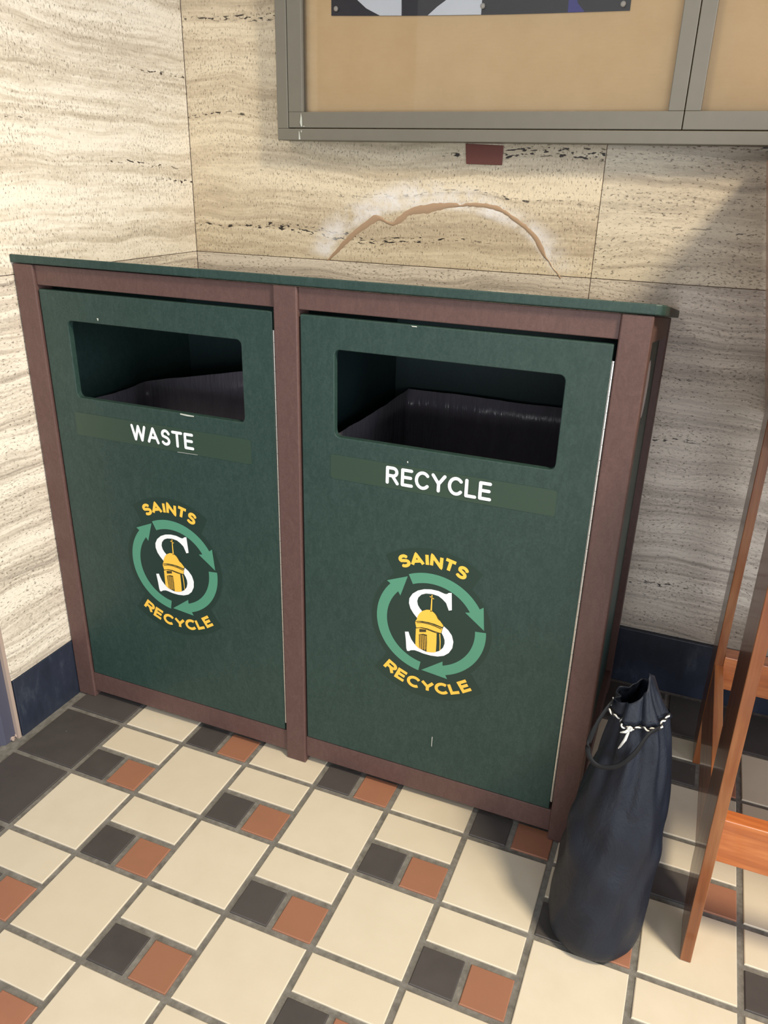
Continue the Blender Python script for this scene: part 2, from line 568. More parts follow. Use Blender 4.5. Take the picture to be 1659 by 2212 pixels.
def put_tile(kind, size, x0, x1, y0, y1):
    o = bpy.data.objects.new(kind, TM[(kind, size)])
    COL.objects.link(o)
    o.parent = floor
    o.location = Vector(((x0 + x1) / 2, (y0 + y1) / 2, random.uniform(-0.0006, 0.0)) ) - fl_off
    w, d = DIM[size]
    o.scale = ((x1 - x0) / w, (y1 - y0) / d, 1)
    o.rotation_euler = (random.uniform(-0.002, 0.002), random.uniform(-0.002, 0.002), random.uniform(-0.004, 0.004))


def cell_tiles(i, j):
    """the tiles of one cell of the pattern as (kind, size, bounds)"""
    g = G / 2
    x0, x1, y0, y1 = XL(i) + g, XL(i + 1) - g, YL(j) + g, YL(j + 1) - g
    if i == -1 or j == 4:
        return [('black_tile', 'big', x0, x1, y0, y1)]
    if (i + j) % 2 == 1:
        return [('cream_tile', 'big', x0, x1, y0, y1)]
    xm, ym = (x0 + x1) / 2, (y0 + y1) / 2
    return [('cream_tile', 'rect', x0, x1, ym + g, y1), ('black_tile', 'small', x0, xm - g, y0, ym - g),
            ('terracotta_tile', 'small', xm + g, x1, y0, ym - g)]


near = set()
for i in range(-1, 9):
    for j in range(-4, 5):
        if i >= 0 or j > -2 or True:
            near.add((i, j))
            for t in cell_tiles(i, j):
                put_tile(*t)

# the same pattern going on outside the picture, joined
bm = bmesh.new()
outer = []
for i in range(-1, 25):
    for j in range(-25, 5):
        if (i, j) in near: continue
        for (k, s, x0, x1, y0, y1) in cell_tiles(i, j):
            mi = {'cream_tile': 0, 'black_tile': 1, 'terracotta_tile': 2}[k]
            vs = [bm.verts.new(p) for p in ((x0, y0, 0), (x1, y0, 0), (x1, y1, 0), (x0, y1, 0))]
            lo = [bm.verts.new((v.co.x, v.co.y, -0.006)) for v in vs]
            bm.faces.new(vs).material_index = mi
            for q in range(4):
                bm.faces.new([vs[q], lo[q], lo[(q + 1) % 4], vs[(q + 1) % 4]]).material_index = mi
link('outer_tiles', bm, None, floor, kind='stuff', mats=[M['cream'], M['dark'], M['brown']])

# ------------------------------------------------------------------ walls of stone slabs
W_END = 0.046
bm = newbox(-0.40, 4.2, WALL_B + 0.006, WALL_B + 0.16, -0.06, 3.0)
wall_back = link('wall_back', bm, M['mortar'], kind='structure')
wall_back['label'] = 'banded travertine wall behind the recycling station'
bm = newbox(WALL_L - 0.14, WALL_L - 0.006, W_END + 0.001, WALL_B + 0.005, -0.06, 3.0)
wall_left = link('wall_left', bm, M['mortar'], kind='structure')
wall_left['label'] = 'pale travertine wall at the left end of the recycling station'

JZ = 0.9655


def slab_back(x0, x1, z0, z1, mat):
    link('slab', newbox(x0, x1, WALL_B, WALL_B + 0.008, z0, z1), mat, wall_back, bevel=0.0008)


g = 0.0007
slab_back(WALL_L, 0.8225 - g, JZ + g, 2.15, M['trav_back'])
slab_back(0.8225 + g, 2.3, JZ + g, 2.15, M['trav_back_right'])
slab_back(WALL_L, 0.8225 - g, 0.148, JZ - g, M['trav_low'])
slab_back(0.8225 + g, 2.3, 0.148, JZ - g, M['trav_low'])
slab_back(WALL_L, 2.3, 2.15 + 2 * g, 3.0, M['trav_back'])
slab_back(2.3 + 2 * g, 4.2, 0.148, 3.0, M['trav_low'])


def slab_left(z0, z1, mat):
    link('slab', newbox(WALL_L - 0.008, WALL_L, W_END, WALL_B - 0.0012, z0, z1), mat, wall_left, bevel=0.0008)


slab_left(JZ + g, 2.15, M['trav_left'])
slab_left(0.1435, JZ - g, M['trav_left_low'])
slab_left(2.15 + 2 * g, 3.0, M['trav_left'])

# filled crack in the stone
cu = [(194.2,965.6),(224.3,997.0),(249.6,1023.7),(274.5,1044.6),(299.0,1061.6),(315.0,1074.6),(331.2,1071.7),(347.6,1061.9),(363.7,1058.1),(371.3,1069.9),(386.8,1079.1),(402.1,1090.0),(425.1,1097.6),(463.2,1104.0),(512.0,1107.3),(519.8,1101.6),(538.0,1106.6),(574.6,1107.9),(603.8,1104.6),(626.3,1093.4),(648.8,1081.2),(671.4,1067.4),(690.4,1053.5),(706.1,1037.8),(716.5,1021.8),(723.7,1003.8),(736.2,986.1),(751.8,971.9),(759.9,962.3)]
cl = [(198.5,963.7),(232.9,990.1),(258.1,1013.3),(282.9,1032.5),(307.4,1047.9),(331.5,1061.2),(347.8,1054.9),(364.0,1050.4),(387.6,1058.4),(402.7,1074.6),(426.0,1077.2),(453.0,1080.0),(483.0,1089.6),(516.4,1095.9),(538.6,1098.3),(582.7,1096.7),(619.5,1088.2),(646.1,1071.2),(668.8,1057.4),(688.0,1041.8),(700.6,1022.6),(712.9,1006.5),(728.3,994.0),(744.5,974.8),(757.4,959.5)]


def resample(pts, n, jit):
    P = [Vector((a / 1000, b / 1000)) for a, b in pts]
    d = [0]
    for a, b in zip(P, P[1:]): d.append(d[-1] + (b - a).length)
    out = []
    for k in range(n):
        t = d[-1] * k / (n - 1)
        i = max(q for q in range(len(d)) if d[q] <= t + 1e-9)
        i = min(i, len(P) - 2)
        f = (t - d[i]) / max(1e-9, d[i + 1] - d[i])
        p = P[i].lerp(P[i + 1], f)
        out.append((p.x + random.uniform(-jit, jit), p.y + random.uniform(-jit, jit)))
    return out


U, Lw = resample(cu, 90, 0.0010), resample(cl, 90, 0.0010)
bm = bmesh.new()
rows = []
for (a, b) in zip(U, Lw):
    rows.append([bm.verts.new((a[0], WALL_B + 0.0005, a[1])),
                 bm.verts.new((a[0] * .75 + b[0] * .25, WALL_B - 0.0012, a[1] * .75 + b[1] * .25)),
                 bm.verts.new((a[0] * .25 + b[0] * .75, WALL_B - 0.0012, a[1] * .25 + b[1] * .75)),
                 bm.verts.new((b[0], WALL_B + 0.0005, b[1]))])
for r0, r1 in zip(rows, rows[1:]):
    for k in range(3):
        bm.faces.new([r0[k], r0[k + 1], r1[k + 1], r1[k]])
link('crack_filler', bm, M['filler'], wall_back, smooth=True, label='brown filler in an arch-shaped crack')

# baseboards
bb = link('baseboard_back', newbox(BB_L + 0.012, 3.0, BB_B, WALL_B + 0.004, -0.006, 0.1475), M['slate'], kind='structure', bevel=0.0015)
bb['label'] = 'dark blue slate baseboard along the back wall'
bb = link('baseboard_left', newbox(WALL_L - 0.007, BB_L, W_END + 0.002, WALL_B - 0.012, -0.006, 0.1425), M['slate'], kind='structure', bevel=0.0015)
bb['label'] = 'scuffed blue-black slate baseboard on the left wall'

# door frame beyond the end of the left wall
bm = bmesh.new()
prism(bm, [(-0.40, 0.038), (-0.40, -0.9), (-0.205, -0.9), (-0.205, -0.030), (-0.194, -0.024), (-0.194, 0.004), (-0.186, 0.010), (-0.186, 0.038)], 'z', -0.004, 2.2)
d1 = link('door_1', bm, M['frame_blue'], kind='structure', bevel=0.001)
d1['label'] = 'blue-grey painted door frame at the end of the left wall'
link('trim_1', newbox(-0.20, -0.1775, 0.0375, W_END - 0.0005, -0.004, 2.2), M['mortar'], kind='structure')['label'] = 'pinkish mortar strip between the door frame and the stone'

# crumbs of plaster at the foot of the frame
bm = bmesh.new()
for k in range(9):
    c = Vector((random.uniform(-0.194, -0.179), random.uniform(0.020, 0.040), 0.003))
    r = random.uniform(0.0025, 0.0055)
    res = bmesh.ops.create_icosphere(bm, subdivisions=1, radius=r)
    for v in res['verts']:
        v.co = v.co * random.uniform(0.75, 1.2) + c + Vector((0, 0, r * 0.4 - 0.002))
o = link('plaster_crumbs', bm, M['mortar'], kind='stuff')
recentre(o)
tag(o, 'pale pink plaster crumbs lying at the foot of the blue-grey door frame', 'debris')

# ------------------------------------------------------------------ recycling station
BX0, BX1, BYF, BYB = -0.1730, 1.0000, 0.2209, 0.7840
ZT = lambda y: 0.9875 - 0.149 * (y - BYF)
station = empty('recycling_station', (0.4135, 0.50, 0),
                'dark green two-door waste and recycling cabinet with brown frame standing in the corner', 'recycling bin')


def sta(name, bm, mat, parent=None, **k):
    return link(name, bm, mat, parent or station, **k)


def post(x0, x1, y0, y1):
    sta('post', newprism([(y0, 0.0), (y1, 0.0), (y1, ZT(y1)), (y0, ZT(y0))], 'x', x0, x1), M['brownp'], bevel=0.0022)


FP = [(BX0, -0.1252), (0.3918, 0.4368), (0.9553, BX1)]
for a, b in FP:
    post(a, b, BYF, BYF + 0.045)
    post(a, b, BYB - 0.045, BYB)
for (a, b) in ((FP[0][1], FP[1][0]), (FP[1][1], FP[2][0])):
    y0, y1 = BYF + 0.0055, BYF + 0.040
    sta('rail', newprism([(y0, 0.9498), (y1, 0.9498), (y1, ZT(y1)), (y0, ZT(y0))], 'x', a, b), M['brownp'], bevel=0.0015)
    sta('rail', newbox(a, b, y0, y1, 0.016, 0.0668), M['brownp'], bevel=0.0015)
    sta('rail', newbox(a, b, BYB - 0.040, BYB - 0.005, 0.016, 0.0668), M['brownp'], bevel=0.0015)
    sta('rail', newprism([(BYB - 0.040, ZT(BYB) - 0.04), (BYB - 0.005, ZT(BYB) - 0.04), (BYB - 0.005, ZT(BYB)), (BYB - 0.040, ZT(BYB - 0.04))], 'x', a, b), M['brownp'], bevel=0.0015)
for x0, x1 in ((BX0 + 0.003, BX0 + 0.036), (BX1 - 0.036, BX1 - 0.0015)):
    y0, y1 = BYF + 0.045, BYB - 0.045
    sta('rail', newprism([(y0, ZT(y0) - 0.0395), (y1, ZT(y1) - 0.0395), (y1, ZT(y1)), (y0, ZT(y0))], 'x', x0, x1), M['brownp'], bevel=0.0015)
    sta('rail', newbox(x0, x1, y0, y1, 0.016, 0.0668), M['brownp'], bevel=0.0015)
# panels
yp0, yp1 = BYF + 0.030, BYB - 0.020


def side_panel(x0, x1, lab=None):
    return sta('side_panel', newprism([(yp0, 0.03), (yp1, 0.03), (yp1, ZT(yp1) - 0.004), (yp0, ZT(yp0) - 0.004)], 'x', x0, x1), M['green'])


side_panel(BX0 + 0.014, BX0 + 0.022)
right_side = side_panel(BX1 - 0.022, BX1 - 0.014)
sta('back_panel', newbox(FP[0][1] - 0.03, FP[2][0] + 0.03, BYB - 0.056, BYB - 0.048, 0.03, 0.900), M['green_in_shaded'])
sta('divider', newprism([(yp0 + .016, 0.03), (yp1 - .012, 0.03), (yp1 - .012, ZT(yp1) - 0.005), (yp0 + .016, ZT(yp0 + .016) - 0.005)], 'x', 0.412, 0.420), M['green_in_shaded'])
sta('base_panel', newbox(FP[0][1] - 0.028, FP[2][0] + 0.028, yp0, yp1 - 0.012, 0.030, 0.042), M['green_in_shaded'])
# the lid slopes down to the wall; its right front corner is clipped
lp = [(-0.1752, 0.2185), (1.0000, 0.2185), (1.0085, 0.2225), (1.0128, 0.2320), (1.0128, 0.802), (-0.1752, 0.802)]
bm = bmesh.new()
zl = lambda y: 0.9886 - 0.149 * (y - BYF)
A = [bm.verts.new((x, y, zl(y))) for x, y in lp]
B = [bm.verts.new((x, y, zl(y) + 0.0150)) for x, y in lp]
bm.faces.new(A[::-1]); bm.faces.new(B)
for k in range(len(lp)):
    bm.faces.new([A[k], A[(k + 1) % len(lp)], B[(k + 1) % len(lp)], B[k]])
sta('lid', bm, M['green'], bevel=0.0018)

# round paper sticker on the right side
bm = bmesh.new()
prism(bm, [(0.525 + 0.052 * math.cos(2 * PI * k / 40), 0.812 + 0.052 * math.sin(2 * PI * k / 40)) for k in range(40)], 'x', BX1 - 0.0142, BX1 - 0.0135)
sta('sticker', bm, M['paper'], label='round white sticker on the side panel')

# ---- strokes for lettering
def arc(cx, cy, rx, ry, a0, a1, n=10):
    return [(cx + rx * math.cos(math.radians(a0 + (a1 - a0) * k / n)), cy + ry * math.sin(math.radians(a0 + (a1 - a0) * k / n))) for k in range(n + 1)]


S_STROKE = [(0.66, 0.80)] + arc(0.37, 0.745, 0.275, 0.255, 30, 215, 10) + arc(0.37, 0.26, 0.30, 0.255, 75, -150, 12)
GLYPH = {
    'W': (1.16, [[(0, 1), (0.28, 0), (0.58, 1), (0.88, 0), (1.16, 1)]]),
    'A': (0.86, [[(0, 0), (0.43, 1), (0.86, 0)], [(0.15, 0.33), (0.71, 0.33)]]),
    'S': (0.70, [S_STROKE]),
    'T': (0.76, [[(0, 1), (0.76, 1)], [(0.38, 1), (0.38, 0)]]),
    'E': (0.64, [[(0.62, 1), (0, 1), (0, 0), (0.64, 0)], [(0, 0.52), (0.57, 0.52)]]),
    'R': (0.74, [[(0, 0), (0, 1), (0.42, 1)] + arc(0.42, 0.74, 0.25, 0.26, 90, -90, 8) + [(0, 0.48)], [(0.36, 0.48), (0.72, 0)]]),
    'C': (0.80, [arc(0.44, 0.5, 0.44, 0.51, 42, 318, 18)]),
    'Y': (0.80, [[(0, 1), (0.40, 0.46), (0.80, 1)], [(0.40, 0.46), (0.40, 0)]]),
    'L': (0.58, [[(0, 1), (0, 0), (0.58, 0)]]),
    'I': (0.20, [[(0.10, 0), (0.10, 1)]]),
    'N': (0.72, [[(0, 0), (0, 1), (0.72, 0), (0.72, 1)]]),
}


def stroke_polys(pts, w, rnd):
    """2D polygons covering a stroked polyline"""
    out = []
    P = [Vector(p) for p in pts]
    n = len(P)
    for i in range(n - 1):
        a, b = P[i], P[i + 1]
        t = (b - a).normalized()
        q = Vector((-t.y, t.x)) * (w / 2)
        out.append([tuple(a - q), tuple(b - q), tuple(b + q), tuple(a + q)])
    for i in range(n):
        end = i in (0, n - 1)
        if end and not rnd: continue
        if not end:
            t0 = (P[i] - P[i - 1]).normalized(); t1 = (P[i + 1] - P[i]).normalized()
            ang = abs(t0.angle(t1, 0))
            if not rnd and ang > 0.5:
                # mitred outer corner, limited
                m = (t0 - t1)
                if m.length > 1e-5:
                    m.normalize()
                    k = min(1.0 / max(0.2, math.cos(ang / 2)), 1.45)
                    s0 = Vector((-t0.y, t0.x)); s1 = Vector((-t1.y, t1.x))
                    if s0.dot(m) < 0: s0 = -s0
                    if s1.dot(m) < 0: s1 = -s1
                    out.append([tuple(P[i]), tuple(P[i] + s0 * w / 2), tuple(P[i] + m * k * w / 2), tuple(P[i] + s1 * w / 2)])
                continue
        out.append([(P[i].x + w / 2 * math.cos(2 * PI * k / 14), P[i].y + w / 2 * math.sin(2 * PI * k / 14)) for k in range(14)])
    return out


def fill(bm, poly, y, th=0.0, mi=0):
    """flat polygon (x,z) facing -y at depth y"""
    vs = [bm.verts.new((p[0], y, p[1])) for p in poly]
    f = bm.faces.new(vs)
    f.material_index = mi
    f.normal_update()
    if f.normal.y > 0: f.normal_flip()
    return f


def decal(name, polys, mat, parent, y, step=0.0):
    """polygons joined into one thin film"""
    bm = bmesh.new()
    for q, p in enumerate(polys): fill(bm, p, y - q * step)
    me = bpy.data.meshes.new(name)
    bmesh.ops.triangulate(bm, faces=bm.faces)
    for f in bm.faces:
        f.normal_update()
        if f.normal.y > 0: f.normal_flip()
    off = world_loc(parent)
    bmesh.ops.translate(bm, verts=bm.verts, vec=-off)
    bm.to_mesh(me); bm.free()
    me.materials.append(mat)
    o = bpy.data.objects.new(name, me)
    COL.objects.link(o)
    o.parent = parent
    return o


def text_polys(word, x0, x1, z0, z1, w, gap=0.30):
    adv = []
    x = 0
    for ch in word:
        adv.append(x)
        x += GLYPH[ch][0] + gap
    total = x - gap
    kx = (x1 - x0) / total
    h = z1 - z0
    polys = []
    for ch, a in zip(word, adv):
        for s in GLYPH[ch][1]:
            pts = [(x0 + (a + p[0]) * kx, z0 + p[1] * h) for p in s]
            polys += stroke_polys(pts, w, True)
    return polys


def arc_text(word, cx, cz, r0, h, a0, a1, w, top, gap=0.34):
    """bold butt-ended letters round a circle; r0 is the baseline radius"""
    adv = []
    x = 0
    for ch in word:
        adv.append(x)
        x += GLYPH[ch][0] + gap
    total = x - gap
    polys = []
    kx = math.radians(abs(a1 - a0)) * (r0 + (h / 2 if top else -h / 2)) / total
    for ch, a in zip(word, adv):
        gw = GLYPH[ch][0]
        t = math.radians(a0 + (a1 - a0) * (a + gw / 2) / total)
        for s in GLYPH[ch][1]:
            pts = [((p[0] - gw / 2) * kx, p[1] * h) for p in s]
            for poly in stroke_polys(pts, w, False):
                out = []
                for (u, v) in poly:
                    if top:
                        R, T = r0 + v, t
                        ex, ez = math.sin(T), -math.cos(T)
                    else:
                        R, T = r0 - v, t
                        ex, ez = -math.sin(T), math.cos(T)
                    out.append((cx + R * math.cos(T) + ex * u, cz + R * math.sin(T) + ez * u))
                polys.append(out)
    return polys


UP = [(36.7,75.5),(39.1,41.0),(33.4,38.7),(31.4,43.7),(27.6,52.8),(20.5,59.0),(12.7,63.5),(0.8,64.9),(-11.0,63.2),(-19.3,59.0),(-25.0,51.8),(-26.9,43.9),(-25.1,36.0),(-21.1,29.9),(-17.5,26.6),(-13,16),(-25.4,8.5),(-33.0,16.6),(-39.1,25.4),(-42.5,35.9),(-42.0,46.2),(-36.4,56.8),(-26.5,65.6),(-14.8,71.1),(-1.4,73.8),(12.1,73.7),(24.0,70.7),(28.1,71.2),(31.3,74.2)]
LO = [(26.2,4.3),(35.0,-1.9),(42.4,-11.3),(46.0,-23.7),(44.8,-37.4),(38.7,-49.6),(29.8,-57.9),(17.9,-62.8),(4.0,-64.5),(-10.1,-64.0),(-20.8,-62.0),(-27.9,-61.4),(-35.0,-63.4),(-38.4,-66.3),(-42.3,-66.6),(-44.0,-61.5),(-45.5,-44.2),(-48.0,-26.4),(-41.0,-24.6),(-38.9,-30.8),(-35.0,-39.5),(-28.5,-47.5),(-19.3,-54.8),(-10.4,-57.2),(0.2,-57.9),(12.2,-55.0),(20.6,-49.7),(27.1,-41.2),(29.6,-31.9),(29.2,-24.3),(26.6,-17.4),(22.8,-10.8),(24.0,-2.9)]
DOME = [(-25.9,6.1),(-24.5,13.1),(-20.7,20.6),(-15.2,26.6),(-7.7,30.7),(-1.7,31.5),(2.6,29.9),(7.6,26.7),(11.2,22.0),(13.9,16.7),(17.9,14.3),(21.6,10.0),(25.2,5.9),(24.3,1.9),(17.7,3.0),(9.1,4.9),(-3.0,5.6),(-15.1,5.0),(-23.7,3.2),(-28.5,0.7)]
DRUM = [(-28.8,-0.3),(-21.9,2.0),(-9.8,3.2),(2.3,3.2),(14.4,1.2),(23.9,-0.7),(21.9,-11.0),(13.4,-12.9),(3.0,-11.2),(-9.2,-9.2),(-19.6,-10.0),(-26.1,-12.4)]
BODY = [(-26.8,-13.8),(-19.6,-10.9),(-9.1,-10.5),(3.1,-12.5),(13.5,-14.0),(14.2,-34.1),(14.0,-54.3),(7.1,-56.8),(-3.3,-58.4),(-12.2,-56.4),(-19.3,-54.8),(-26.3,-49.8),(-26.7,-31.5)]
PILLAR = [(18.6,-13.4),(20.3,-13.3),(22.1,-30.0),(22.3,-47.7),(21.0,-49.3),(20.3,-30.5)]
STRIPE = [(-26.1,-0.6),(-15.0,2.6),(-2.9,3.0),(9.2,1.8),(22.2,-1.5),(22.0,-3.4),(9.3,-0.3),(-2.8,1.2),(-14.9,0.9),(-25.6,-1.8)]
STRIPE2 = [(-26.2,-11.7),(-16.2,-8.4),(-4.1,-7.9),(8.1,-9.9),(21.1,-11.2),(21.0,-12.8),(7.4,-11.8),(-4.8,-9.6),(-16.1,-9.7),(-26.1,-13.0)]
WIN = [(-20.4,-24.4),(-12.1,-21.5),(-4.8,-21.5),(-3.9,-38.9),(-4.0,-58.0),(-10.4,-56.7),(-18.5,-53.0),(-19.8,-37.4)]
WIN2 = [(-20.0,-12.8),(-6.9,-10.9),(-6.6,-16.2),(-19.7,-19.6)]
SPIRE = [(-0.1,63.2),(1.5,63.6),(1.8,49.3),(2.1,29.1),(-0.7,28.4),(-0.4,48.8)]
CROSS = [(-3.2,60.1),(5.0,56.5),(4.5,55.0),(-3.6,58.5)]


def ring_poly(r0, r1, a0, a1, n=28):
    return [[(r0 * math.cos(math.radians(u)), r0 * math.sin(math.radians(u))), (r1 * math.cos(math.radians(u)), r1 * math.sin(math.radians(u))),
             (r1 * math.cos(math.radians(v)), r1 * math.sin(math.radians(v))), (r0 * math.cos(math.radians(v)), r0 * math.sin(math.radians(v)))]
            for u, v in [(a0 + (a1 - a0) * k / n, a0 + (a1 - a0) * (k + 1) / n) for k in range(n)]]


def pol(r, a): return (r * math.cos(math.radians(a)), r * math.sin(math.radians(a)))


RI, RO = 0.0848, 0.1050


def arrow_polys():
    out = []
    for (tail, base, tip) in ((115.5, 31.5, 7.8), (5.5, -70.5, -97.0), (-100.0, -220.5, -242.5)):
        out += ring_poly(RI, RO, tail, base, 30)
        out.append([pol(RO + 0.0085, base + 0.5), pol(0.1015, tip), pol(RI - 0.0085, base + 2.0), pol(RI, base), pol(RO, base)])
    return out


def emblem_parts(parent, cx, cz, y):
    sh = lambda poly: [(cx + a, cz + b) for a, b in poly]
    mm = lambda poly: [(cx + a / 1000, cz + b / 1000) for a, b in poly]
    # vinyl backing: a disc with a lobe behind each word, its edge just showing
    def backing(e):
        P = []
        for a in range(0, 360, 3):
            r = 0.1155
            if 52 <= a <= 128: r = 0.1530
            if 228 <= a <= 312: r = 0.1600
            P.append((cx + (r + e) * math.cos(math.radians(a)), cz + (r + e) * math.sin(math.radians(a))))
        return P
    decal('emblem_border', [backing(0.0012)], M['edge'], parent, y - 0.0002)
    decal('emblem_backing', [backing(0.0)], M['label_dark'], parent, y - 0.0004)
    decal('emblem_arrows', [sh(p) for p in arrow_polys()], M['arrow'], parent, y - 0.0007)
    decal('emblem_letter', [mm(UP), mm(LO)], M['white'], parent, y - 0.0007)
    decal('emblem_tower', [mm(p) for p in (DOME, DRUM, BODY, PILLAR, SPIRE, CROSS)], M['yellow'], parent, y - 0.0010)
    ink = [mm(p) for p in (STRIPE, STRIPE2, WIN, WIN2)]
    ink.append(mm([(7.6, 27.5), (9.6, 28.0), (14.5, 21.5), (18.2, 14.8), (16.2, 14.6), (12.6, 20.5)]))
    decal('emblem_shading', ink, M['ink'], parent, y - 0.0012)
    bars = []
    for k in range(1, 4):
        x = -20.2 + k * 4.1
        bars.append(mm([(x - 0.45, -24.5), (x + 0.45, -24.0), (x + 0.6, -55.5), (x - 0.3, -55.0)]))
    for k in range(10):
        z = -25.5 - k * 3.0
        bars.append(mm([(-20.0, z - 0.4), (-4.4, z + 0.2), (-4.4, z + 0.8), (-20.0, z + 0.2)]))
    decal('emblem_window_bars', bars, M['yellow'], parent, y - 0.0014)
    decal('emblem_word', arc_text('SAINTS', cx, cz, 0.1215, 0.0195, 118.5, 62.5, 0.0062, True, 0.26), M['yellow'], parent, y - 0.0007, 0.000004)
    decal('emblem_word', arc_text('RECYCLE', cx, cz, 0.1435, 0.0190, -127.5, -53.0, 0.0062, False, 0.26), M['yellow'], parent, y - 0.0007, 0.000004)


def rounded_rect(x0, x1, z0, z1, r, n=5):
    P = []
    for cx, cz, a in ((x1 - r, z1 - r, 0), (x0 + r, z1 - r, 90), (x0 + r, z0 + r, 180), (x1 - r, z0 + r, 270)):
        for k in range(n + 1):
            w = math.radians(a + 90 * k / n)
            P.append((cx + r * math.cos(w), cz + r * math.sin(w)))
    return P


def make_door(x0, x1, ox0, ox1, oz0, oz1, word, wx0, wx1, strip, ex, ez, hinge_top):
    z0, z1 = 0.0690, 0.9425
    y0, y1 = 0.2250, 0.2385
    inner = rounded_rect(ox0, ox1, oz0, oz1, 0.010)
    n = len(inner) // 4
    corners = [(x1, z1), (x0, z1), (x0, z0), (x1, z0)]
    bm = bmesh.new()
    I0 = [bm.verts.new((p[0], y0, p[1])) for p in inner]
    I1 = [bm.verts.new((p[0], y1, p[1])) for p in inner]
    O0 = [bm.verts.new((p[0], y0, p[1])) for p in corners]
    O1 = [bm.verts.new((p[0], y1, p[1])) for p in corners]
    m = len(inner)
    for (I, O) in ((I0, O0), (I1, O1)):
        for q in range(4):
            run = [I[q * n + k] for k in range(n)]
            for k in range(n - 1):
                bm.faces.new([O[q], run[k], run[k + 1]])
            nx = I[((q + 1) * n) % m]
            bm.faces.new([O[q], run[-1], nx, O[(q + 1) % 4]])
    for k in range(m):
        bm.faces.new([I0[k], I0[(k + 1) % m], I1[(k + 1) % m], I1[k]])
    for k in range(4):
        bm.faces.new([O0[k], O0[(k + 1) % 4], O1[(k + 1) % 4], O1[k]])
    door = sta('door', bm, M['green'], bevel=0.0016)
    # aluminium piano hinge in the gap at the right
    bm = bmesh.new()
    hx = x1 + 0.0022
    z = 0.088
    while z < hinge_top - 0.001:
        ze = min(z + 0.0245, hinge_top)
        tube(bm, [(hx, 0.2262, z), (hx, 0.2262, ze)], 0.0019, 8)
        z = ze + 0.0006
    box(bm, x1 - 0.0006, x1 + 0.0012, 0.2268, 0.2300, 0.088, hinge_top)
    sta('hinge', bm, M['alu'], door, label='thin aluminium piano hinge')
    sx0, sx1, sz0, sz1 = strip
    decal('label_strip', [rounded_rect(sx0, sx1, sz0, sz1, 0.004, 4)], M['label'], door, y0 - 0.0005)
    decal('lettering', text_polys(word, wx0 + 0.0025, wx1 - 0.0025, 0.6715, 0.6985, 0.0058, 0.34), M['white'], door, y0 - 0.0009, 0.000004)
    emblem_parts(door, ex, ez, y0)
    return door


left_door = make_door(-0.1215, 0.3868, -0.0606, 0.3232, 0.7385, 0.8885, 'WASTE', 0.0640, 0.2090, (-0.0730, 0.3345, 0.6600, 0.7075), 0.1370, 0.4035, 0.9114)
right_door = make_door(0.4402, 0.9505, 0.5035, 0.8870, 0.7385, 0.8900, 'RECYCLE', 0.6025, 0.7895, (0.4965, 0.8955, 0.6610, 0.7060), 0.6967, 0.4075, 0.9185)


def sliver(parent, pts, y=0.2242):
    decal('scuff', [pts], M['scuff'], parent, y)


sliver(left_door, [(0.1835, 0.7382), (0.2140, 0.7372), (0.2138, 0.7352), (0.1990, 0.7345), (0.1830, 0.7358)])
sliver(left_door, [(0.1700, 0.6592), (0.2160, 0.6604), (0.2158, 0.6611), (0.1700, 0.6600)], 0.2239)
sliver(left_door, [(0.0120, 0.8995), (0.0160, 0.8990), (0.0150, 0.8945), (0.0130, 0.8950)])
sliver(right_door, [(0.6380, 0.9415), (0.6480, 0.9414), (0.6478, 0.9398), (0.6400, 0.9400)])
sliver(right_door, [(0.7130, 0.1600), (0.7145, 0.1600), (0.7140, 0.1350), (0.7128, 0.1380)])
sliver(right_door, [(0.6400, 0.7150), (0.6420, 0.7160), (0.6425, 0.7125), (0.6405, 0.7120)])


# ---- plastic liners inside
def liner(name, x0, x1, y0, y1, rim, z0, seed, label):
    rnd = random.Random(seed)
    P = []
    nx, ny = 30, 22
    for k in range(nx): P.append((x0 + (x1 - x0) * k / nx, y0))
    for k in range(ny): P.append((x1, y0 + (y1 - y0) * k / ny))
    for k in range(nx): P.append((x1 - (x1 - x0) * k / nx, y1))
    for k in range(ny): P.append((x0, y1 - (y1 - y0) * k / ny))
    n = len(P)
    ph = [rnd.uniform(0, 6.28) for _ in range(6)]
    bm = bmesh.new()
    rings = []
    cx, cy = (x0 + x1) / 2, (y0 + y1) / 2
    H = 16
    for h in range(H + 1):
        t = h / H
        ring = []
        for k, (x, y) in enumerate(P):
            zr = rim(x, y) + 0.0015 * math.sin(k * 0.35 + ph[0])
            z = z0 + (zr - z0) * t
            s = k / n * 2 * PI
            a = 0.0030 * math.sin(5 * s + ph[1] + 2.2 * t) + 0.0045 * math.sin(17 * s + ph[2] - 5 * t) * (1 - 0.85 * t) + 0.0035 * math.sin(31 * s + ph[3] + 11 * t) * (1 - 0.85 * t)
            a *= (0.5 + 0.8 * t)
            vx, vy = cx - x, cy - y
            L = math.hypot(vx, vy)
            inward = 0.006 + 0.05 * (1 - t) ** 2 + a
            ring.append(bm.verts.new((x + vx / L * inward, y + vy / L * inward, z)))
        rings.append(ring)
    for h in range(H):
        for k in range(n):
            bm.faces.new([rings[h][k], rings[h][(k + 1) % n], rings[h + 1][(k + 1) % n], rings[h + 1][k]])
    bm.faces.new(rings[0][::-1])
    o = link(name, bm, M['liner'], smooth=True)
    recentre(o)
    so = o.modifiers.new('solid', 'SOLIDIFY'); so.thickness = 0.0008
    return tag(o, label, 'bin liner')


